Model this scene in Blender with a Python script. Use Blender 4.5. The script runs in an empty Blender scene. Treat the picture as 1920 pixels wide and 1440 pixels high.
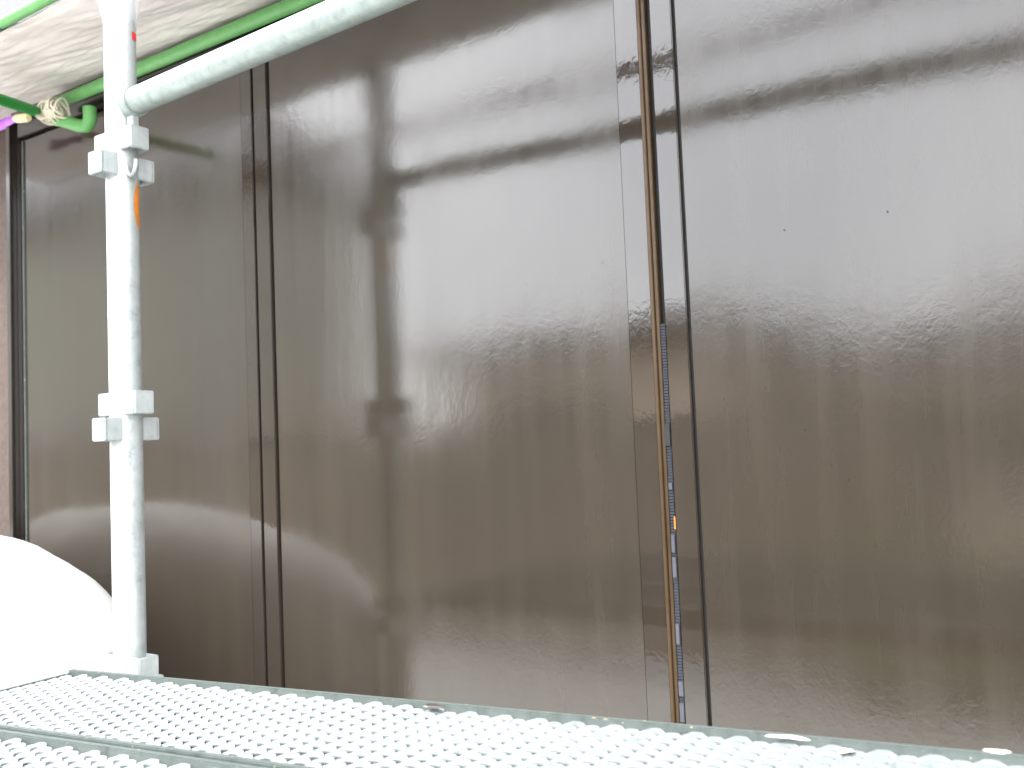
import bpy, bmesh, math, random
from mathutils import Vector, Matrix, noise, Euler
random.seed(7)
S = bpy.context.scene
COL = S.collection
R = math.radians

# ---------------------------------------------------------------- camera
# world: shutter face in the plane y = D, x along the wall, z = 0 at the camera's height
FPX = 1850.0                       # focal length in pixels of the 1920 px photograph
D = 1.29
up_c = Vector((-1230, 30000, -1850)).normalized()     # world up in camera space (vertical vanishing point)
mx_c = Vector((-2710, -225, -1850)).normalized()      # world -X in camera space (wall vanishing point)
X_c = -mx_c
Z_c = (up_c - X_c * up_c.dot(X_c)).normalized()
Y_c = Z_c.cross(X_c)
ROT = Matrix((X_c, Y_c, Z_c))                          # camera -> world
cam_d = bpy.data.cameras.new('camera')
cam = bpy.data.objects.new('camera', cam_d); COL.objects.link(cam)
cam.matrix_world = ROT.to_4x4()
cam_d.sensor_width = 36.0
cam_d.lens = 36.0 * FPX / 1920.0
cam_d.clip_start = 0.01; cam_d.clip_end = 500
cam_d.dof.use_dof = True
cam_d.dof.focus_distance = 1.35
cam_d.dof.aperture_fstop = 36.0 * FPX / 1920.0 / 1000.0 / 0.0058
S.camera = cam

# ---------------------------------------------------------------- world: overcast sky
SUN_EL, SUN_AZ = R(52), R(238)     # azimuth measured from +Y clockwise: behind the camera, to its left
w = bpy.data.worlds.new('World'); S.world = w; w.use_nodes = True
nt = w.node_tree; nt.nodes.clear()
out = nt.nodes.new('ShaderNodeOutputWorld'); bg = nt.nodes.new('ShaderNodeBackground')
sky = nt.nodes.new('ShaderNodeTexSky'); sky.sky_type = 'NISHITA'; sky.sun_disc = False
sky.sun_elevation = SUN_EL; sky.sun_rotation = SUN_AZ
tc = nt.nodes.new('ShaderNodeTexCoord')
cl = nt.nodes.new('ShaderNodeTexNoise'); cl.inputs['Scale'].default_value = 2.2; cl.inputs['Detail'].default_value = 6
cr = nt.nodes.new('ShaderNodeValToRGB')
cr.color_ramp.elements[0].position = 0.3; cr.color_ramp.elements[0].color = (7.0, 7.2, 7.6, 1)
cr.color_ramp.elements[1].position = 0.7; cr.color_ramp.elements[1].color = (11.5, 11.5, 11.6, 1)
mix = nt.nodes.new('ShaderNodeMixRGB'); mix.inputs[0].default_value = 0.85
nt.links.new(tc.outputs['Generated'], cl.inputs['Vector'])
nt.links.new(cl.outputs['Fac'], cr.inputs['Fac'])
nt.links.new(sky.outputs['Color'], mix.inputs[1]); nt.links.new(cr.outputs['Color'], mix.inputs[2])
nt.links.new(mix.outputs['Color'], bg.inputs['Color'])
bg.inputs['Strength'].default_value = 0.1
nt.links.new(bg.outputs['Background'], out.inputs['Surface'])

sl = bpy.data.lights.new('sun', 'SUN'); sl.energy = 1.0; sl.angle = R(14); sl.color = (1.0, 0.97, 0.93)
so = bpy.data.objects.new('sun', sl); COL.objects.link(so)
sd = Vector((math.sin(SUN_AZ) * math.cos(SUN_EL), math.cos(SUN_AZ) * math.cos(SUN_EL), math.sin(SUN_EL)))
so.rotation_euler = sd.to_track_quat('Z', 'Y').to_euler()

S.view_settings.view_transform = 'Standard'; S.view_settings.look = 'None'
S.view_settings.gamma = 1.0; S.view_settings.use_curve_mapping = False
S.view_settings.exposure = 2.85

# ---------------------------------------------------------------- helpers
def ray(px, py):
    return (ROT @ Vector(((px - 960) / FPX, (720 - py) / FPX, -1.0)))
def on_y(px, py, y):
    d = ray(px, py); return d * (y / d.y)
def on_z(px, py, z):
    d = ray(px, py); return d * (z / d.z)

def tag(o, label=None, cat=None, group=None, kind=None):
    if label: o['label'] = label
    if cat: o['category'] = cat
    if group: o['group'] = group
    if kind: o['kind'] = kind
    return o
def thing(name, label, cat, loc=(0, 0, 0), rot=None, group=None):
    o = bpy.data.objects.new(name, None); COL.objects.link(o)
    o.location = loc; o.empty_display_size = 0.05
    if rot is not None: o.rotation_euler = rot
    return tag(o, label, cat, group)

class MB:
    """collects shapes in world space, links them as one mesh object"""
    def __init__(s): s.v = []; s.f = []
    def add(s, vs, fs):
        n = len(s.v); s.v += [Vector(v) for v in vs]; s.f += [tuple(n + i for i in f) for f in fs]; return s
    def box(s, a, b, m=None):
        x0, y0, z0 = a; x1, y1, z1 = b
        vs = [Vector(p) for p in ((x0,y0,z0),(x1,y0,z0),(x1,y1,z0),(x0,y1,z0),(x0,y0,z1),(x1,y0,z1),(x1,y1,z1),(x0,y1,z1))]
        if m: vs = [m @ v for v in vs]
        return s.add(vs, [(0,3,2,1),(4,5,6,7),(0,1,5,4),(1,2,6,5),(2,3,7,6),(3,0,4,7)])
    def sweep(s, pts, r, seg=16, cap=True, closed=False, rfun=None):
        pts = [Vector(p) for p in pts]; n = len(pts); rings = []
        nrm = None
        for i, p in enumerate(pts):
            if closed: t = pts[(i+1) % n] - pts[i-1]
            else: t = pts[min(i+1, n-1)] - pts[max(i-1, 0)]
            t.normalize()
            if nrm is None:
                a = Vector((0,0,1)) if abs(t.z) < .9 else Vector((1,0,0))
                nrm = (a - t * a.dot(t)).normalized()
            else:
                nrm = (nrm - t * nrm.dot(t))
                nrm = nrm.normalized() if nrm.length > 1e-6 else t.orthogonal().normalized()
            b = t.cross(nrm)
            rr = r if rfun is None else rfun(i / max(1, n-1))
            rings.append([p + (nrm * math.cos(2*math.pi*k/seg) + b * math.sin(2*math.pi*k/seg)) * rr for k in range(seg)])
        vs = [v for rg in rings for v in rg]; fs = []
        for i in range(n if closed else n-1):
            j = (i+1) % n
            for k in range(seg):
                k2 = (k+1) % seg
                fs.append((i*seg+k, i*seg+k2, j*seg+k2, j*seg+k))
        if cap and not closed:
            fs.append(tuple(range(seg-1, -1, -1))); fs.append(tuple((n-1)*seg+k for k in range(seg)))
        return s.add(vs, fs)
    def tube(s, a, b, r, seg=24, n=1, hollow=0):
        a = Vector(a); b = Vector(b)
        return s.sweep([a.lerp(b, i / n) for i in range(n+1)], r, seg)
    def pipe(s, a, b, ro, ri, seg=28):
        """hollow tube with open bore"""
        a = Vector(a); b = Vector(b); t = (b-a).normalized(); n1 = t.orthogonal().normalized(); b1 = t.cross(n1)
        vs = []
        for p, rr in ((a,ro),(b,ro),(b,ri),(a,ri)):
            vs += [p + (n1*math.cos(2*math.pi*k/seg) + b1*math.sin(2*math.pi*k/seg))*rr for k in range(seg)]
        fs = []
        for i in range(4):
            j = (i+1) % 4
            for k in range(seg):
                k2 = (k+1) % seg
                fs.append((i*seg+k, i*seg+k2, j*seg+k2, j*seg+k))
        return s.add(vs, fs)
    def build(s, name, mat, parent=None, origin=None, smooth=False, bevel=0, kind=None, label=None, local=False):
        off = Vector((0,0,0))
        if not local:
            if origin is not None: off = Vector(origin)
            elif parent is not None:
                p = parent
                while p.parent: p = p.parent
                off = Vector(p.location)
        me = bpy.data.meshes.new(name)
        me.from_pydata([v - off for v in s.v], [], s.f)
        me.update()
        bm = bmesh.new(); bm.from_mesh(me)
        bmesh.ops.recalc_face_normals(bm, faces=bm.faces)
        if bevel:
            es = [e for e in bm.edges if len(e.link_faces) == 2 and e.calc_face_angle(0) > R(35)]
            bmesh.ops.bevel(bm, geom=es, offset=bevel, segments=2, affect='EDGES', clamp_overlap=True)
        bm.to_mesh(me); bm.free()
        if smooth or bevel:
            for p in me.polygons: p.use_smooth = True
            try: me.set_sharp_from_angle(angle=R(40))
            except Exception: pass
        me.materials.append(mat)
        o = bpy.data.objects.new(name, me); COL.objects.link(o)
        if parent is not None: o.parent = parent
        elif origin is not None: o.location = off
        if kind: o['kind'] = kind
        if label: o['label'] = label
        return o

# ---------------------------------------------------------------- materials
def newmat(name):
    m = bpy.data.materials.new(name); m.use_nodes = True
    n = m.node_tree; b = n.nodes['Principled BSDF']; return m, n, b
def nd(n, t, **kw):
    x = n.nodes.new(t)
    for k, v in kw.items():
        if k in x.inputs.keys(): x.inputs[k].default_value = v
        else: setattr(x, k, v)
    return x
def coords(n, scale=(1,1,1), rot=(0,0,0)):
    t = n.nodes.new('ShaderNodeTexCoord'); mp = n.nodes.new('ShaderNodeMapping')
    g = n.nodes.new('ShaderNodeNewGeometry')
    mp.inputs['Scale'].default_value = scale; mp.inputs['Rotation'].default_value = rot
    n.links.new(t.outputs['Object'], mp.inputs['Vector']); return mp.outputs['Vector']
def nz(n, vec, scale, detail=4, rough=.55, dist=0):
    x = nd(n, 'ShaderNodeTexNoise', Scale=scale, Detail=detail, Roughness=rough, Distortion=dist)
    n.links.new(vec, x.inputs['Vector']); return x.outputs['Fac']
def ramp(n, fac, stops):
    r = n.nodes.new('ShaderNodeValToRGB'); e = r.color_ramp.elements
    while len(e) < len(stops): e.new(.5)
    for el, (p, c) in zip(e, stops):
        el.position = p; el.color = (*c, 1) if len(c) == 3 else c
    n.links.new(fac, r.inputs['Fac']); return r.outputs['Color']
def mrange(n, v, a, b, c, d):
    x = n.nodes.new('ShaderNodeMapRange')
    for i, q in enumerate((a, b, c, d)): x.inputs[i+1].default_value = q
    n.links.new(v, x.inputs[0]); return x.outputs[0]
def math_(n, op, a, b):
    x = n.nodes.new('ShaderNodeMath'); x.operation = op
    for i, q in enumerate((a, b)):
        if isinstance(q, (int, float)): x.inputs[i].default_value = q
        else: n.links.new(q, x.inputs[i])
    return x.outputs[0]
def bump(n, b, h, dist, strength=1.0, prev=None, inp='Normal'):
    x = nd(n, 'ShaderNodeBump', Distance=dist, Strength=strength)
    n.links.new(h, x.inputs['Height'])
    if prev is not None: n.links.new(prev, x.inputs['Normal'])
    if b is not None: n.links.new(x.outputs['Normal'], b.inputs[inp])
    return x.outputs['Normal']

def paint_brown(name, base, r0, r1, peel, wave, fine=1.0, ps=190):
    m, n, b = newmat(name)
    v = coords(n); vs = coords(n, (26, 26, 1.6)); vs2 = coords(n, (9, 9, 1.0)); vg = coords(n, (260, 260, 22))
    streak = nz(n, vs, 1.0, 5, .6, .2); blot = nz(n, vs2, 1.0, 4, .6, .5); big = nz(n, v, 4.0, 4, .6, .3)
    # colour: brown paint with slight thin and thick passes
    c = ramp(n, math_(n, 'ADD', math_(n, 'MULTIPLY', streak, .55), math_(n, 'MULTIPLY', big, .45)),
             [(.32, tuple(x*.86 for x in base)), (.52, base), (.70, tuple(x*1.16 for x in base))])
    n.links.new(c, b.inputs['Base Color'])
    rr = math_(n, 'ADD', math_(n, 'MULTIPLY', streak, .45), math_(n, 'MULTIPLY', blot, .55))
    n.links.new(mrange(n, rr, .35, .65, r0, r1), b.inputs['Roughness'])
    b.inputs['IOR'].default_value = 1.75
    nn = bump(n, None, nz(n, v, 2.6, 2, .5), wave, 1.0)                       # oil canning
    nn = bump(n, None, nz(n, v, 26, 3, .5, .3), wave*.07, 1.0, nn)
    msk = mrange(n, nz(n, v, 5.0, 3, .6), .35, .65, .35, 1.0)
    peelh = math_(n, 'MULTIPLY', nz(n, coords(n, (1, 1, .8), (0, R(35), 0)), ps, 3, .5, .6), msk)
    nn = bump(n, None, peelh, peel, 1.0, nn)                                   # orange peel
    nn = bump(n, b, nz(n, vg, 1.0, 2, .6), peel*.5*fine, 1.0, nn)              # fine vertical brush grain
    return m
M = {}
BR = (.034, .0265, .0190)
M['panel'] = paint_brown('brown_gloss_paint_panel', BR, .10, .175, .00010, .0020, .06, 170)
M['stile'] = paint_brown('brown_gloss_paint_stile', (.031, .024, .018), .04, .06, .00011, .0010, 0, 105)
M['frame'] = paint_brown('brown_gloss_paint_frame', (.022, .017, .014), .12, .25, .00005, .0010, .2)

def simple(name, col, rough=.6, var=.15, scale=20, metallic=0, bumpd=0, detail=5, ior=1.5):
    m, n, b = newmat(name); v = coords(n)
    f = nz(n, v, scale, detail, .6)
    c = ramp(n, f, [(.3, tuple(x*(1-var) for x in col)), (.7, tuple(min(1, x*(1+var)) for x in col))])
    n.links.new(c, b.inputs['Base Color']); b.inputs['Metallic'].default_value = metallic
    n.links.new(mrange(n, nz(n, v, scale*2.3, 3), .3, .7, max(.03, rough-.1), min(1, rough+.1)), b.inputs['Roughness'])
    b.inputs['IOR'].default_value = ior
    if bumpd: bump(n, b, nz(n, v, scale*3, 4), bumpd)
    return m
def galvanised(name, col, rough=.5, metallic=.35):
    m, n, b = newmat(name); v = coords(n)
    a = nz(n, v, 34, 6, .65, .4); s = nz(n, coords(n, (70, 70, 5)), 1.0, 4)
    f = math_(n, 'ADD', math_(n, 'MULTIPLY', a, .65), math_(n, 'MULTIPLY', s, .35))
    c = ramp(n, f, [(.30, tuple(x*.48 for x in col)), (.45, tuple(x*.82 for x in col)), (.62, col), (.75, tuple(min(.9, x*1.12) for x in col))])
    # rust and cement specks
    sp = nz(n, v, 120, 2, .5); k = mrange(n, sp, .70, .74, 0, 1)
    mx = n.nodes.new('ShaderNodeMixRGB'); n.links.new(k, mx.inputs[0]); n.links.new(c, mx.inputs[1]); mx.inputs[2].default_value = (.42, .36, .24, 1)
    n.links.new(mx.outputs[0], b.inputs['Base Color'])
    b.inputs['Metallic'].default_value = metallic
    n.links.new(mrange(n, a, .3, .7, rough+.12, rough-.12), b.inputs['Roughness'])
    bump(n, b, nz(n, v, 300, 4, .6), .0003)
    return m
M['galv'] = galvanised('galvanised_steel', (.47, .505, .50))
M['galv2'] = galvanised('galvanised_steel_handrail', (.33, .385, .365), .48, .3)
M['deck'] = galvanised('galvanised_expanded_mesh', (.215, .242, .242), .5, .2)
M['rim'] = galvanised('galvanised_plank_rim', (.125, .15, .14), .5, .3)
M['green'] = simple('green_plastic_coating', (.10, .30, .085), .42, .10, 60, 0, .0001)
M['green_dark'] = simple('green_plastic_cap', (.012, .20, .03), .4, .10, 60)
M['rope'] = simple('cotton_rope', (.62, .58, .46), .85, .2, 90, 0, .0006)
M['purple'] = simple('purple_tape', (.42, .13, .62), .5, .1, 30)
M['cream'] = simple('cream_tape', (.72, .64, .36), .6, .15, 60)
M['red'] = simple('red_tape', (.6, .03, .04), .5, .1, 30)
M['orange'] = simple('orange_paint', (.62, .20, .02), .5, .12, 60)
M['black'] = simple('black_rubber', (.012, .012, .012), .5, .2, 60)
M['slot'] = simple('dark_unpainted_slot', (.012, .010, .010), .6, .2, 60)
M['gold'] = simple('bronze_anodised_trim', (.062, .036, .015), .42, .08, 25, .3)
M['pile'] = simple('blue_grey_pile_strip', (.022, .026, .036), .8, .15, 160, 0, .0003)
M['scrap'] = simple('pale_masking_scrap', (.058, .062, .076), .7, .12, 60)
M['wallpl'] = simple('brown_render', (.075, .050, .040), .8, .18, 60, 0, .0012)
M['soffit'] = simple('pale_soffit', (.5, .48, .44), .8, .08, 20)
M['sheet'] = simple('white_dust_sheet', (.52, .52, .505), .8, .04, 8, 0, .002)
M['concrete'] = simple('concrete_ground', (.46, .455, .44), .85, .18, 5, 0, .003)
M['splat'] = simple('cream_paint_splat', (.60, .58, .50), .5, .06, 60)
M['grime'] = simple('brown_paint_spill', (.035, .026, .022), .5, .2, 60)
M['nwall'] = simple('neighbour_render', (.68, .56, .45), .8, .12, 3)
M['rail_dark'] = simple('darkened_brown_rail', (.06, .04, .03), .8, .3, 30, 0, .0004)  # pipe colour darkened to give the outer rail a shaded mirror image
M['nwall2'] = simple('olive_grey_render', (.29, .295, .25), .8, .12, 3)
M['nroof'] = simple('neighbour_roof_tiles', (.05, .05, .055), .55, .25, 12)
M['nglass'] = simple('neighbour_window_glass', (.03, .035, .04), .08, .1, 3)
M['nframe'] = simple('neighbour_window_frame', (.55, .55, .54), .5, .05, 9)
M['leaf'] = simple('leaf', (.11, .19, .06), .5, .4, 9)
M['bark'] = simple('bark', (.10, .075, .05), .9, .3, 20, 0, .004)
M['block'] = simple('concrete_block', (.17, .145, .115), .85, .12, 20, 0, .002)

def film_mat():
    m, n, b = newmat('masking_film'); v = coords(n)
    n.links.new(ramp(n, nz(n, v, 7, 5), [(.3, (.73, .67, .63)), (.7, (.83, .78, .745))]), b.inputs['Base Color'])
    b.inputs['Roughness'].default_value = .28
    tr = n.nodes.new('ShaderNodeBsdfTranslucent'); tr.inputs['Color'].default_value = (.80, .76, .70, 1)
    ms = n.nodes.new('ShaderNodeMixShader'); ms.inputs[0].default_value = .12
    o = n.nodes['Material Output']
    n.links.new(b.outputs[0], ms.inputs[1]); n.links.new(tr.outputs[0], ms.inputs[2]); n.links.new(ms.outputs[0], o.inputs['Surface'])
    vv = coords(n, (5, 26, 5), (0, 0, R(24)))
    nn = bump(n, None, nz(n, vv, 1.2, 2, .4, 1.0), .004)
    bump(n, b, nz(n, v, 30, 2, .4, .5), .0004, 1, nn)
    return m
M['film'] = film_mat()
def clear_film():
    m, n, b = newmat('thin_clear_plastic')
    b.inputs['Base Color'].default_value = (.9, .9, .92, 1); b.inputs['Roughness'].default_value = .3
    tp = n.nodes.new('ShaderNodeBsdfTransparent'); ms = n.nodes.new('ShaderNodeMixShader'); ms.inputs[0].default_value = .28
    o = n.nodes['Material Output']
    n.links.new(tp.outputs[0], ms.inputs[1]); n.links.new(b.outputs[0], ms.inputs[2]); n.links.new(ms.outputs[0], o.inputs['Surface'])
    return m
M['bag'] = clear_film()

# ================================================================ LARGE STRUCTURE
GZ = -1.62                                    # ground
g = MB().add([(-60,-60,GZ),(60,-60,GZ),(60,60,GZ),(-60,60,GZ)], [(0,1,2,3)]).build('ground', M['concrete'], kind='structure')

# --- the house that carries the shutters
SOF = 0.835                                   # underside of the eave
EY = 1.010                                    # outer edge of the eave
XL = on_y(43, 265, D).x                       # left edge of the left leaf
ZT = on_y(43, 265, D).z                       # top of the leaves
ZB = -1.15
XR = 0.42
house = thing('house', 'brown rendered house whose low eave shelters the glossy brown storm shutters', 'house', (-1.0, 1.5, GZ))
MB().box((-4.2, 1.330, GZ-.02), (XL-.045, 1.50, .90)).box((XR+.05, 1.330, GZ-.02), (3.0, 1.50, .90)) \
    .box((XL-.045, 1.350, GZ-.02), (XR+.05, 1.50, ZB-.05)).box((XL-.045, 1.350, ZT+.070), (XR+.05, 1.50, .90)) \
    .box((XL-.045, 1.42, ZB-.05), (XR+.05, 1.50, ZT+.070)).build('wall', M['wallpl'], house)
MB().box((-2.75, EY+.01, SOF+.036), (3.0, 1.329, SOF+.05)).build('soffit', M['soffit'], house)
MB().box((-2.75, EY-.012, SOF+.0), (3.0, EY+.008, SOF+.10)).build('fascia', M['frame'], house, bevel=.002)
rf = MB()
rf.add([(-2.75, EY-.03, SOF+.11), (3, EY-.03, SOF+.11), (3, 3.6, SOF+1.2), (-2.75, 3.6, SOF+1.2),
        (-2.75, EY-.03, SOF+.14), (3, EY-.03, SOF+.14), (3, 3.6, SOF+1.23), (-2.75, 3.6, SOF+1.23)],
       [(0,3,2,1),(4,5,6,7),(0,1,5,4),(1,2,6,5),(2,3,7,6),(3,0,4,7)])
rf.build('roof', M['nroof'], house)

# --- shutter frame
frame = thing('shutter_surround', 'dark brown painted frame and head rail around the sliding storm shutters', 'frame', (-1.0, 1.32, ZB-.05))
xa = on_y(10, 600, D).x
MB().box((XL-.052, 1.275, ZB-.05), (XL-.034, 1.35, ZT+.068)).box((XL-.034, 1.292, ZB-.05), (XL-.016, 1.35, ZT+.068)) \
    .box((XL-.016, 1.306, ZB-.05), (XL-.003, 1.35, ZT+.068)).build('jamb', M['frame'], frame, bevel=.0015)
MB().box((XL-.003, 1.278, ZT+.006), (XR, 1.35, ZT+.040)).box((XL-.003, 1.262, ZT+.043), (XR, 1.349, ZT+.068)).build('head_rail', M['frame'], frame, bevel=.0015)
MB().box((XL-.003, 1.26, ZB-.05), (XR, 1.35, ZB-.006)).build('sill_track', M['frame'], frame, bevel=.002)
MB().box((XR+.003, 1.275, ZB-.05), (XR+.05, 1.35, ZT+.068)).build('jamb', M['frame'], frame, bevel=.0015)

# --- shutter leaves, laid out along x
def wx(px, py=700): return on_y(px, py, D).x
xs1 = wx(484); xs1b = wx(489.3); xs2 = wx(514.5); xs2b = wx(519.3)       # left seam: slot, joining strip, groove
h1 = wx(463)                                                       # thin step before the left seam
h2 = wx(1183); g0 = wx(1229); g1 = wx(1242.5); p1 = wx(1253.5); r0 = wx(1294); r1 = wx(1300.5)

def panel_sheet(x0, x1, y, nx=60, nz_=60):
    """a thin steel sheet, very slightly oil-canned"""
    mb = MB(); vs = []; fs = []
    for j in range(nz_+1):
        for i in range(nx+1):
            u = i/nx; v = j/nz_
            x = x0 + (x1-x0)*u; z = ZB + (ZT-ZB)*v
            e = min(1, min(u, 1-u)*9) * min(1, min(v, 1-v)*9)
            dy = (noise.noise(Vector((x*2.1, 3.3, z*1.6)))*.0011 + noise.noise(Vector((x*6, 8.1, z*4)))*.00022) * e
            vs.append((x, y+dy, z))
    for j in range(nz_):
        for i in range(nx):
            a = j*(nx+1)+i; fs.append((a, a+1, a+nx+2, a+nx+1))
    n = len(vs); vs += [(x0,y+.012,ZB),(x1,y+.012,ZB),(x1,y+.012,ZT),(x0,y+.012,ZT)]
    c = [0, nx, nz_*(nx+1)+nx, nz_*(nx+1)]
    fs += [(n,n+3,n+2,n+1)]
    # close the rim
    bot = list(range(nx+1)); top = [nz_*(nx+1)+i for i in range(nx+1)]
    lf = [j*(nx+1) for j in range(nz_+1)]; rt = [j*(nx+1)+nx for j in range(nz_+1)]
    fs += [tuple([n+1, n] + bot)[:2] + tuple(bot), tuple([n+3, n+2]) + tuple(reversed(top)),
           tuple([n, n+3]) + tuple(reversed(lf)), tuple([n+2, n+1]) + tuple(rt)]
    return mb.add(vs, fs)

leafA = thing('shutter_leaf', 'leftmost glossy brown shutter leaf, the one behind the upright scaffold pipe', 'shutter', ((XL+xs1)/2, D, ZB), group='sliding storm shutter leaves')
panel_sheet(XL+.001, h1, D).build('face_sheet', M['panel'], leafA, smooth=True)
MB().box((XL+.001, D-.004, ZB), (XL+.004, D-.0005, ZT)).build('edge_highlight', M['rim'], leafA, label='thin pale strip drawn as the highlight along the leaf edge')  # pale strip stands in for the bright highlight on the leaf edge
MB().box((h1+.0006, D-.0010, ZB), (xs1, D+.02, ZT)).build('stile', M['stile'], leafA, bevel=.0012)

leafB = thing('shutter_leaf', 'middle and widest glossy brown shutter leaf, streaked by the reflected railings', 'shutter', ((xs1+h2)/2, D, ZB), group='sliding storm shutter leaves')
MB().box((xs1b, D-.0030, ZB), (xs2, D+.02, ZT)).build('stile', M['stile'], leafB, bevel=.0015)
MB().box((xs1+.0003, D+.010, ZB), (xs1b-.0003, D+.02, ZT)).build('gasket', M['black'], leafB)
MB().box((xs2+.0003, D+.006, ZB), (xs2b-.0003, D+.02, ZT)).build('groove', M['slot'], leafB)
panel_sheet(xs2b, h2, D).build('face_sheet', M['panel'], leafB, smooth=True)
MB().box((h2+.0006, D-.0012, ZB), (g0-.0008, D+.02, ZT)).build('stile', M['stile'], leafB, bevel=.0012)
MB().box((g0-.0005, D-.0045, ZB), (g0+(g1-g0)*.45, D+.02, ZT)).box((g0+(g1-g0)*.48, D-.0015, ZB), (g1, D+.02, ZT)) \
    .build('edge_trim', M['gold'], leafB, bevel=.0008, label='unpainted golden bronze edge strip')

leafC = thing('shutter_leaf', 'rightmost glossy brown shutter leaf, running out of the picture with a greenish sheen', 'shutter', (.0, D, ZB), group='sliding storm shutter leaves')
MB().box((p1, D-.0022, ZB), (r0, D+.02, ZT)).build('stile', M['stile'], leafC, bevel=.0012)
MB().box((r0+.0003, D+.005, ZB), (r1-.0003, D+.02, ZT)).build('groove', M['slot'], leafC)
panel_sheet(r1, XR-.003, D+.001, 90, 60).build('face_sheet', M['panel'], leafC, smooth=True)
MB().box((g1+.0003, D+.009, ZB), (p1-.0003, D+.02, ZT)).build('gasket', M['black'], leafC)
# ridged pile strip in the joint, from the handrail's height downwards
pm = MB(); z = -.62; zt_p = on_y(1240, 610, D).z
while z < zt_p:
    pm.box((g1+.0008, D-.0005 + random.uniform(-.0004,.0004), z), (g1+.0078, D+.0088, z+.0034)); z += .0042
pm.build('pile_strip', M['pile'], leafC)
def at_gap(py0, py1, name, mat, dx0=.0005, dx1=.007, yy=-.0028):
    za = on_y(1255, py1, D).z; zb = on_y(1255, py0, D).z
    MB().box((g1+dx0, D+yy, za), (g1+dx1, D+yy+.0018, zb)).build(name, mat, leafC, bevel=.0004)
at_gap(795, 836, 'clip', M['black'], .0, .0078, -.003)
for a, b_, dx in ((905, 918, .007), (1002, 1036, .0065), (1044, 1082, .0072), (1168, 1206, .0068), (1275, 1302, .0085), (1315, 1350, .008)):
    at_gap(a, b_, 'tape_scrap', M['scrap'], .0012, dx)
at_gap(968, 992, 'tape_scrap', M['orange'], .0072, .0095, -.003)
# dust nibs caught in the wet paint
for leaf, pts in ((leafB, ((1130, 492), (820, 372))), (leafC, ((1470, 431), (1664, 397), (1508, 806), (1590, 900)))):
    nb = MB()
    for (px, py) in pts:
        c = on_y(px, py, D)
        nb.add([c+Vector((.0009*math.cos(a), .0002, .0013*math.sin(a))) for a in [k*math.pi/3 for k in range(6)]] + [c+Vector((0,-.0009,0))],
               [(k, (k+1)%6, 6) for k in range(6)] + [(5,4,3,2,1,0)])
    nb.build('paint_nibs', M['slot'] if leaf is leafC else M['frame'], leaf, kind='stuff')

# ================================================================ SCAFFOLD
PY = 0.967
post_c = on_y(236, 760, PY)
PXX = post_c.x
PR = .0252
def pockets(root, x, y, zu, zl, mat):
    """wedge pockets: two along x at the upper level, two along y just below"""
    t = .0042; h = .0185
    for lvl, ang in ((zu, 0), (zu, 180), (zl, 90), (zl, 270)):
        m = Matrix.Translation((x, y, lvl)) @ Matrix.Rotation(R(ang), 4, 'Z')
        mb = MB()
        mb.box((.018, -.0175, -h), (.046, -.0175+t, h), m).box((.018, .0175-t, -h), (.046, .0175, h), m)
        mb.box((.046-t*.2, -.0175, -h), (.046+t, .0175, h), m)
        mb.build('wedge_pocket', mat, root, bevel=.0016)
def post(name_loc, label, zs, top, group='upright scaffold pipes'):
    x, y = name_loc
    root = thing('scaffold_post', label, 'scaffold pipe', (x, y, GZ), group=group)
    MB().sweep([(x, y, GZ+.006 + (top-GZ-.006)*i/14) for i in range(15)], PR, 32).build('tube', M['galv'], root, smooth=True)
    MB().box((x-.07, y-.07, GZ), (x+.07, y+.07, GZ+.006)).build('base_plate', M['galv'], root)
    for zu in zs: pockets(root, x, y, zu, zu-.0415, M['galv'])
    return root
zU1 = on_y(236, 266, PY).z; zU2 = on_y(236, 757, PY).z; zU3 = on_y(236, 1247, PY).z
main = post((PXX, PY), 'galvanised upright scaffold pipe with stacked wedge pockets in front of the leftmost shutter leaf', (zU1, zU2, zU3, zU3-(zU2-zU3), zU1+(zU1-zU2)), 1.6)
# orange mark on the pipe, on the side turned to the wall
def patch(cx, cy, r, a0, a1, z0, z1, name, mat, root, taper=0):
    vs = []; fs = []; n = 10; k = 8
    for j in range(k+1):
        v = j/k; hw = 1 - taper*(2*v-1)**2
        for i in range(n+1):
            a = (a0+a1)/2 + (a1-a0)/2*hw*(2*i/n-1)
            vs.append((cx+r*math.cos(a), cy+r*math.sin(a), z0+(z1-z0)*v))
    for j in range(k):
        for i in range(n):
            q = j*(n+1)+i; fs.append((q, q+1, q+n+2, q+n+1))
    return MB().add(vs, fs).build(name, mat, root, smooth=True)
patch(PXX, PY, PR+.0006, R(8), R(80), on_y(246, 425, PY).z, on_y(246, 340, PY).z, 'paint_mark', M['orange'], main, .55).__setitem__('label', 'orange painted mark')
patch(PXX, PY, PR+.0012, R(12), R(42), on_y(240, 72, PY).z, on_y(240, 57, PY).z, 'tape_tag', M['red'], main).__setitem__('label', 'small red tape tag')

post((-3.25, -.04), 'upright scaffold pipe of the outer row, seen only as a dark mirrored streak', (zU1+.0, zU2, zU3), 2.0)
post((.62, -.04), 'outer upright scaffold pipe standing to the right behind the viewer', (zU1, zU2, zU3), 2.0)
post((.66, .875), 'inner upright scaffold pipe to the right, outside the picture', (zU1, zU2, zU3), 1.6)

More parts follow.
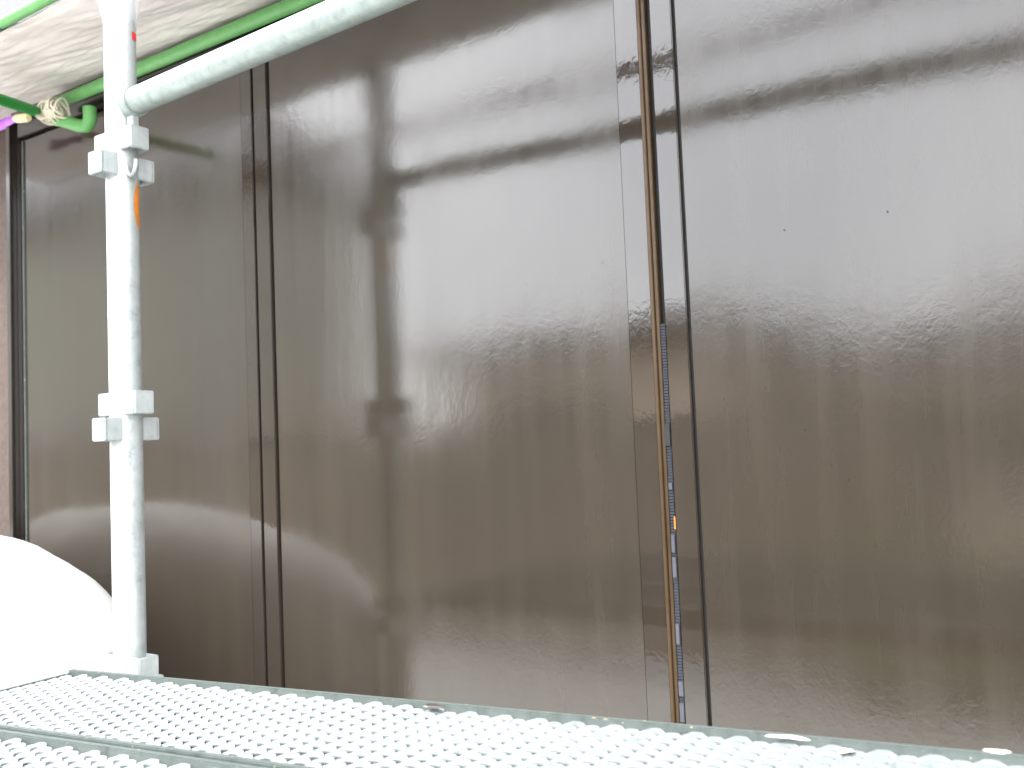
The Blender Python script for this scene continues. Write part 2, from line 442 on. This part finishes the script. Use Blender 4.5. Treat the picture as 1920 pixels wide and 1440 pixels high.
# handrail along the wall side
def rail(x0, x1, y, z, label, r=.0214, z1=None, y1=None, mt='galv2'):
    z1 = z if z1 is None else z1; y1 = y if y1 is None else y1
    root = thing('handrail_pipe', label, 'scaffold pipe', (x0, y, z), group='horizontal scaffold rails')
    MB().sweep([Vector((x0+.030, y, z)).lerp(Vector((x1-.030, y1, z1)), i/10) for i in range(11)], r, 32).build('tube', M[mt], root, smooth=True)
    for xe, s, yy, zz in ((x0, 1, y, z), (x1, -1, y1, z1)):
        MB().box((xe+s*.026, yy-.006, zz-.075), (xe+s*.043, yy+.006, zz-.012)).build('wedge', M['galv'], root, bevel=.0015)
        MB().sweep([Vector((xe+s*(.034+.013*math.cos(a)), yy-.004, zz-.098+.024*math.sin(a)-0.0)) for a in [math.pi+math.pi*k/12 for k in range(13)]], .0035, 10).build('wedge_loop', M['galv'], root, smooth=True)
        MB().sweep([Vector((xe+s*.029, yy, zz)), Vector((xe+s*.046, yy, zz))], r+.0035, 32).build('collar', M['galv2'], root, smooth=True)
    return root
hz = on_y(250, 200, PY-.012).z
rail(PXX, .66, .9652, .583, 'thick galvanised handrail pipe slanting across the upper left from the upright pipe', z1=.579, y1=.8605)
rail(-3.25, .62, -.04, 1.125, 'upper outer handrail, mirrored as the higher thin dark bar in the shutters', z1=1.099, mt='rail_dark')

# transom under the plank end
tr = thing('transom_pipe', 'short pale transom pipe at walkway level beside the foot of the upright pipe', 'scaffold pipe', (PXX, PY, zU3-.03))
MB().tube((PXX-.0, PY-.046, zU3-.028), (PXX, .0, zU3-.028), .0214, 28).build('tube', M['galv2'], tr, smooth=True)
MB().box((PXX-.006, PY-.045, zU3-.11), (PXX+.006, PY-.030, zU3-.02)).build('wedge', M['galv'], tr, bevel=.0015)
tr2 = thing('transom_pipe', 'transom pipe carrying the far right end of the mesh walkway, outside the picture', 'scaffold pipe', (.66, PY, zU3-.03))
MB().tube((.66, PY-.046, zU3-.028), (.66, .0, zU3-.028), .0214, 28).build('tube', M['galv2'], tr2, smooth=True)

# --- mesh planks
A = on_z(132, 1264, -.322); B = on_z(1900, 1431, -.302)
ux = (B-A).normalized(); uy = Vector((-ux.y, ux.x, 0)).normalized(); uz = ux.cross(uy)
PM = Matrix((ux, uy, uz)).transposed()
L = 2.0
def expanded(w, l, pitch=.045, swd=.0200, y0=0):
    """expanded metal: staggered zig-zag strands meeting at the knuckles (local x along the plank, y towards -width)"""
    mb = MB(); rows = int((w-.02)/(swd/2)); ph = 8
    n = int(l/pitch)*ph
    for j in range(rows):
        yc = -.012 - swd/2*(j+.5)
        sgn = 1 if j % 2 == 0 else -1
        vs = []; fs = []
        for i in range(n+1):
            x = l*i/n; a = 2*math.pi*i/ph
            c = math.cos(a)*sgn
            c = max(-1, min(1, c*1.25))
            y = yc + c*swd*.25
            wdt = .0030 + .0009*abs(c) + .0005*noise.noise(Vector((x*9, y*30, 1)))
            z = .0016*c + random.uniform(-.0003, .0003) + .0022*noise.noise(Vector((x*3.1, y*8, 5)))
            tilt = .0016
            for (dy, dz) in ((wdt, tilt+.0009), (-wdt, -tilt+.0009), (-wdt, -tilt-.0009), (wdt, tilt-.0009)):
                vs.append((x, y+dy, z+dz))
        for i in range(n):
            for k in range(4):
                k2 = (k+1) % 4
                fs.append((i*4+k, i*4+k2, i*4+4+k2, i*4+4+k))
        mb.add(vs, fs)
    return mb
def plank(origin, width, label, zoff=0):
    root = thing('walkway_plank', label, 'scaffold plank', origin, PM.to_euler(), group='expanded metal walkway planks')
    expanded(width, L).build('mesh_deck', M['deck'], root, local=True)
    # folded side rims: a lip slightly proud of the mesh, a web below
    for yy in (0, -width):
        s = 1 if yy == 0 else -1
        MB().box((0, yy-.0045, -.030), (L, yy+.0045, .0075)).box((0, min(yy, yy-s*.016), -.0300), (L, max(yy, yy-s*.016), -.0275)) \
            .build('side_rim', M['rim'], root, local=True, bevel=.0018)
    MB().box((-.003, -width+.005, -.028), (.009, -.005, .0035)).build('end_rim', M['rim'], root, local=True, bevel=.0015)
    MB().box((L-.009, -width+.005, -.028), (L+.003, -.005, .0035)).build('end_rim', M['rim'], root, local=True, bevel=.0015)
    x = .25
    while x < L-.1:
        MB().box((x, -width+.006, -.022), (x+.022, -.006, -.0075)).build('cross_bar', M['rim'], root, local=True); x += .36
    for yy in (-.04, -width+.04):
        MB().sweep([(.004, yy, -.012), (-.030, yy, -.004), (-.058, yy, -.014), (-.064, yy, -.04)], .006, 8).build('hook', M['galv'], root, local=True, smooth=True)
    return root
pl1 = plank(A, .250, 'narrow galvanised mesh walkway plank along the shutters, its far rim crossing the picture bottom')
pl2 = plank(A - uy*.262 - uz*.002, .50, 'nearest wide mesh walkway plank, only its rim showing in the bottom left corner')
def splat(px, py, sx, sy, mat, name, zz=.0062, yo=0):
    p = on_z(px, py, -.305); q = PM.transposed() @ (p - A)
    vs = []; n = 16; 
    for lvl, s in ((0, 1), (.0016, .8)):
        for k in range(n):
            a = 2*math.pi*k/n; rr = s*(1+.25*math.sin(3*a+px)+.12*math.sin(5*a))
            vs.append((q.x+sx*rr*math.cos(a), q.y+yo+sy*rr*math.sin(a), zz+lvl))
    fs = [(k, (k+1)%n, n+(k+1)%n, n+k) for k in range(n)] + [tuple(n+k for k in range(n)), tuple(reversed(range(n)))]
    return MB().add(vs, fs).build(name, mat, pl1, local=True, smooth=True)
splat(1480, 1398, .022, .0042, M['splat'], 'paint_splat', .0076)
splat(1584, 1418, .007, .006, M['splat'], 'paint_splat', .0040)
splat(1872, 1432, .010, .0042, M['splat'], 'paint_splat', .0076)
splat(812, 1326, .014, .0060, M['grime'], 'paint_spill', .0076)

# ================================================================ EAVE, FILM, GREEN POLES
film = MB(); vs = []; fs = []; nx, ny = 260, 70
fx0, fx1 = -2.72, .9
for j in range(ny+1):
    for i in range(nx+1):
        x = fx0+(fx1-fx0)*i/nx; v = j/ny
        y = EY-.028 + (1.322-EY+.028)*v
        p = Vector((x*3.0+y*5, y*13-x*4.5, 0))
        q = Vector((x*2.2+y*3.0, (y-1.1)*11 - x*4.0, 0)); wv = noise.noise(q*.35)*1.6
        f = noise.noise(q*.8)*.007 + (1-abs(noise.noise(q*1.25+Vector((wv,wv,4)))))**5*.0055 + (1-abs(noise.noise(q*2.6+Vector((0,wv,9)))))**6*.0035
        z = SOF-.012 + .030*max(0, v-.35)/.65 + f*(.35+.65*math.sin(math.pi*min(1, v+.1)))*(1-.6*v)
        vs.append((x, y, z))
    
for j in range(ny):
    for i in range(nx):
        a = j*(nx+1)+i; fs.append((a, a+1, a+nx+2, a+nx+1))
fo = film.add(vs, fs).build('masking_film', M['film'], origin=(-1.0, 1.1, SOF), smooth=True)
tag(fo, 'wrinkled milky plastic masking film stretched over the underside of the eave', 'plastic film')

# green pole under the eave along the wall
GYP = 1.245
ga = on_y(112, 192, GYP); gb = on_y(560, 4, GYP)
gdir = (gb-ga); 
g_l = ga - gdir*.015; g_r = ga + gdir*2.6
gp = MB().sweep([g_l.lerp(g_r, i/8) for i in range(9)], .0138, 24).build('garden_pole', M['green'], origin=ga, smooth=True)
tag(gp, 'long green coated pole running under the eave film, parallel to the thick handrail', 'garden pole', 'green coated poles')
# cross pole from the outside to the lashing, its far end bent up
ca = on_y(-60, 166, .99); cb = on_y(80, 213, 1.205)
xk = MB().sweep([ca.lerp(cb, i/5) for i in range(6)] , .0118, 20).build('garden_pole', M['green_dark'], origin=cb, smooth=True)
tag(xk, 'short green pole coming in from the left edge and lashed with rope', 'garden pole', 'green coated poles')
h0 = on_y(104, 222, 1.215); h1p = on_y(148, 236, 1.24); h2p = on_y(163, 236, 1.245); h3 = on_y(169, 222, 1.245); h4 = on_y(168, 202, 1.245)
hk = MB().sweep([h0, h0.lerp(h1p, .5), h1p, h2p, h2p.lerp(h3, .6)+Vector((0,0,-.002)), h3, h4], .0145, 20).build('pole_elbow', M['green'], origin=h2p, smooth=True)
tag(hk, 'curved green elbow fitting below the rope lashing, its stub turned upwards', 'pole fitting')
# outer green pole on the eave edge
oa = on_y(10, 40, EY-.03); ob = on_y(92, -4, EY-.03); od = ob-oa
op = MB().sweep([oa-od*.12, oa, ob, ob+od*2], .0105, 20).build('garden_pole', M['green'], origin=oa, smooth=True)
tag(op, 'green pole along the outer edge of the film in the top left corner', 'garden pole', 'green coated poles')
oc = MB().sweep([oa-od*.28, oa-od*.10], .0135, 16).build('pole_cap', M['scrap'], op, smooth=True)

# rope lashing
kc = on_y(93, 208, 1.205); 
rp = thing('rope_lashing', 'bundle of off-white cord lashing the green poles together', 'rope', kc)
def loop(c, ax, r1_, r2_, ph, jit=.002, n=28):
    ax = Vector(ax).normalized(); a = ax.orthogonal().normalized(); b_ = ax.cross(a)
    return [c + a*math.cos(t+ph)*r1_ + b_*math.sin(t+ph)*r2_ + ax*math.sin(t*2+ph)*jit for t in [2*math.pi*k/n for k in range(n)]]
rdir = gdir.normalized(); cdir = (cb-ca).normalized()
for k in range(9):
    c = kc + rdir*(.012 + .0052*k - .02) + Vector((0, .01*random.random(), random.uniform(-.003, .003)))
    ax = rdir + Vector((random.uniform(-.35,.35), random.uniform(-.5,.5), random.uniform(-.5,.5)))
    r_ = random.uniform(.018, .024)
    MB().sweep(loop(c, ax, r_, r_*random.uniform(1.0, 1.35), random.random()*6), .0023, 8, closed=True).build('cord_turn', M['rope'], rp, smooth=True)
for k in range(7):
    c = kc + cdir*(.004*k - .016) + Vector((0, -.004, random.uniform(-.006, .002)))
    ax = cdir + Vector((random.uniform(-.4,.4), random.uniform(-.4,.4), random.uniform(-.4,.4)))
    r_ = random.uniform(.016, .021)
    MB().sweep(loop(c, ax, r_*1.15, r_, random.random()*6), .0022, 8, closed=True).build('cord_turn', M['rope'], rp, smooth=True)
for k in range(8):
    c = kc + Vector((.026, -.004, -.010)) + Vector((random.uniform(-.012,.014), random.uniform(-.008,.008), random.uniform(-.008,.008)))
    ax = Vector((random.uniform(-1,1), random.uniform(-1,.2), random.uniform(-1,1)))
    MB().sweep(loop(c, ax, random.uniform(.008,.016), random.uniform(.010,.018), 0, .004), .0022, 8, closed=True).build('cord_turn', M['rope'], rp, smooth=True)
# purple tape tail and cream tape roll
p0 = on_y(-40, 243, 1.2); p1_ = on_y(30, 222, 1.2)
tp = MB(); vs = []; n = 10
for i in range(n+1):
    c = p0.lerp(p1_, i/n) + Vector((0, .004*math.sin(i*1.3), .002*math.sin(i*2.1)))
    hgt = .016*(1-.55*i/n)
    vs += [c+Vector((0,.0,hgt)), c+Vector((0,.006,-hgt))]
for i in range(n): fs_ = (2*i, 2*i+2, 2*i+3, 2*i+1); tp.f.append(fs_)
tp.v = vs
t_ = tp.build('tape_tail', M['purple'], origin=p1_, smooth=True)
md = t_.modifiers.new('thick', 'SOLIDIFY'); md.thickness = .0008
tag(t_, 'purple tape tail at the left edge beside the rope lashing', 'tape')
ck = MB().sweep([on_y(28, 223, 1.205), on_y(33, 222.5, 1.205), on_y(48, 221, 1.205), on_y(54, 221, 1.205)], .0095, 16, rfun=lambda t: .0070+.0035*math.sin(math.pi*min(1,max(0,t)))).build('tape_knot', M['cream'], origin=on_y(42, 222, 1.205), smooth=True)
tag(ck, 'small cream taped knot between the purple tape and the rope lashing', 'tape')

# crumpled clear plastic round the top of the post
bg_ = MB(); vs = []; fs = []; n = 40; kz = 14
zb0 = on_y(236, 44, PY).z
for j in range(kz+1):
    v = j/kz
    for i in range(n):
        a = 2*math.pi*i/n
        r_ = PR*1.04 + (.011*min(1, v*2.2))*(1+.5*math.sin(a*3+v*4)+.35*noise.noise(Vector((math.cos(a)*2.5, math.sin(a)*2.5, v*5))))
        vs.append((PXX+r_*math.cos(a), PY+r_*math.sin(a), zb0 + .16*v + .006*math.sin(a*5)*(1-v)))
for j in range(kz):
    for i in range(n):
        fs.append((j*n+i, j*n+(i+1)%n, (j+1)*n+(i+1)%n, (j+1)*n+i))
bo = bg_.add(vs, fs).build('plastic_wrap', M['bag'], origin=(PXX, PY, zb0), smooth=True)
tag(bo, 'crumpled clear plastic wrapped round the upright pipe at the top edge', 'plastic film')

# ================================================================ WHITE DUST SHEET
mc = Vector((-2.27, .985, 0))
vs = []; fs = []; nr, na = 46, 96
for j in range(nr+1):
    t = j/nr
    for i in range(na):
        a = 2*math.pi*i/na
        rx = .80; ry = .27
        if t < .5:
            s = t/.5; rr = math.sin(s*math.pi/2); z = -.112 - (1-math.cos(s*math.pi/2))*.30
        else:
            s = (t-.5)/.5; rr = 1 + .03*s; z = -.418 - s*(1.19-.0)
        fold = (.03*math.sin(a*9+1.3*math.sin(a*2)) + .02*math.sin(a*17+2)) * max(0, t-.42)
        x = mc.x + rx*(rr+fold)*math.cos(a); y = mc.y + ry*(rr+fold)*math.sin(a)
        z += (noise.noise(Vector((x*4, y*4, 2)))*.026 + noise.noise(Vector((x*14, y*12, 7)))*.006)*min(1, t*4) 
        z = max(z, GZ+.003)
        y = min(y, 1.268)
        vs.append((x, y, z))
for j in range(nr):
    for i in range(na):
        fs.append((j*na+i, j*na+(i+1)%na, (j+1)*na+(i+1)%na, (j+1)*na+i))
ds = MB().add(vs, fs).build('dust_sheet', M['sheet'], origin=(mc.x, mc.y, GZ), smooth=True)
tag(ds, 'white dust sheet draped in a rounded heap at the lower left behind the upright pipe', 'dust sheet')

# ================================================================ WHAT THE GLOSS REFLECTS (behind the camera)
def nhouse(x0, x1, y0, y1, ztop, label, ridge=1.0, wm='nwall'):
    """low neighbouring house: front wall on y1, hipped roof with overhang"""
    root = thing('neighbour_house', label, 'house', ((x0+x1)/2, (y0+y1)/2, GZ))
    MB().box((x0, y0, GZ), (x1, y1, ztop)).build('wall', M[wm], root)
    o = .45; zr = ztop-.02
    xm0 = x0+(y1-y0)/2; xm1 = x1-(y1-y0)/2; ym = (y0+y1)/2
    if xm1 < xm0: xm0 = xm1 = (x0+x1)/2
    b = [(x0-o,y0-o,zr),(x1+o,y0-o,zr),(x1+o,y1+o,zr),(x0-o,y1+o,zr)]
    c = [(p[0],p[1],zr+.16) for p in b]
    MB().add(b+c+[(xm0,ym,zr+.16+ridge),(xm1,ym,zr+.16+ridge)],
             [(0,3,2,1),(0,1,5,4),(1,2,6,5),(2,3,7,6),(3,0,4,7),(4,5,9,8),(5,6,9),(6,7,8,9),(7,4,8)]).build('roof', M['nroof'], root)
    x = x0+.9
    while x < x1-2.0:
        z0 = GZ+1.0; z1 = min(ztop-.35, GZ+2.2)
        f = MB().box((x-.05, y1+.0, z0-.05), (x+1.65, y1+.05, z1+.05)).build('window', M['nframe'], root)
        MB().box((x, y1+.051, z0), (x+.79, y1+.056, z1)).build('pane', M['nglass'], f)
        MB().box((x+.81, y1+.051, z0), (x+1.6, y1+.056, z1)).build('pane', M['nglass'], f)
        x += 3.1
    return root
nhouse(-30, -9.9, -8.3, -6.0, 3.6, 'tall olive grey house, unseen and added far to the left to darken the mirrored left side', 1.6, 'nwall2')  # unseen house, added to darken reflections on the left of the shutters
nhouse(-8.2, -3.9, -12.0, -8.0, 1.12, 'low neighbouring house with a dark hipped roof, mirrored across the middle leaf', .55)
nhouse(-3.4, 6.0, -12.5, -7.5, .55, 'lower outbuilding with a dark roof, mirrored in the rightmost leaf', .9)
fence = thing('block_wall', 'grey concrete block boundary wall behind the viewer', 'wall', (-6, -4.2, GZ))
for r_ in range(9):
    for c_ in range(32):
        x = -14.0 + c_*.40 + (.2 if r_ % 2 else 0)
        b0 = MB().box((-.197, -.06, 0), (.197, .06, .187)) if (r_ == 0 and c_ == 0) else None
        if b0 is not None:
            blk = b0.build('block', M['block'], local=True); blk.parent = fence; o = blk
        else:
            o = blk.copy(); COL.objects.link(o)
        o.location = (x+6, 0, r_*.19)

MB().box((-14.2, -4.29, GZ+9*.19+.003), (-1.2, -4.11, GZ+9*.19+.07)).build('coping', M['nroof'], fence)
# unseen hedge added to tint the right leaf's reflection green: many leaf faces
random.seed(3)
lv = MB()
for k in range(9000):
    c = Vector((random.uniform(-1.9, 2.6), random.uniform(-4.0, -3.3), random.uniform(GZ, -.72+.2*noise.noise(Vector((k*.01, 0, 0))))))
    s = random.uniform(.03, .06); q = Euler((random.uniform(0,6.3), random.uniform(0,6.3), random.uniform(0,6.3))).to_matrix()
    lv.add([c+q@Vector((-s,0,0)), c+q@Vector((0,-s*.5,0)), c+q@Vector((s,0,0)), c+q@Vector((0,s*.5,0))], [(0,1,2,3)])
hd = thing('hedge', 'unseen clipped green hedge behind the viewer, added to reflect a green tint in the right leaf', 'hedge', (.3, -3.65, GZ))
lo = lv.build('foliage', M['leaf'], hd); lo['kind'] = 'stuff'
MB().box((-1.8, -3.72, GZ), (2.5, -3.58, -.95)).build('stems', M['bark'], hd)
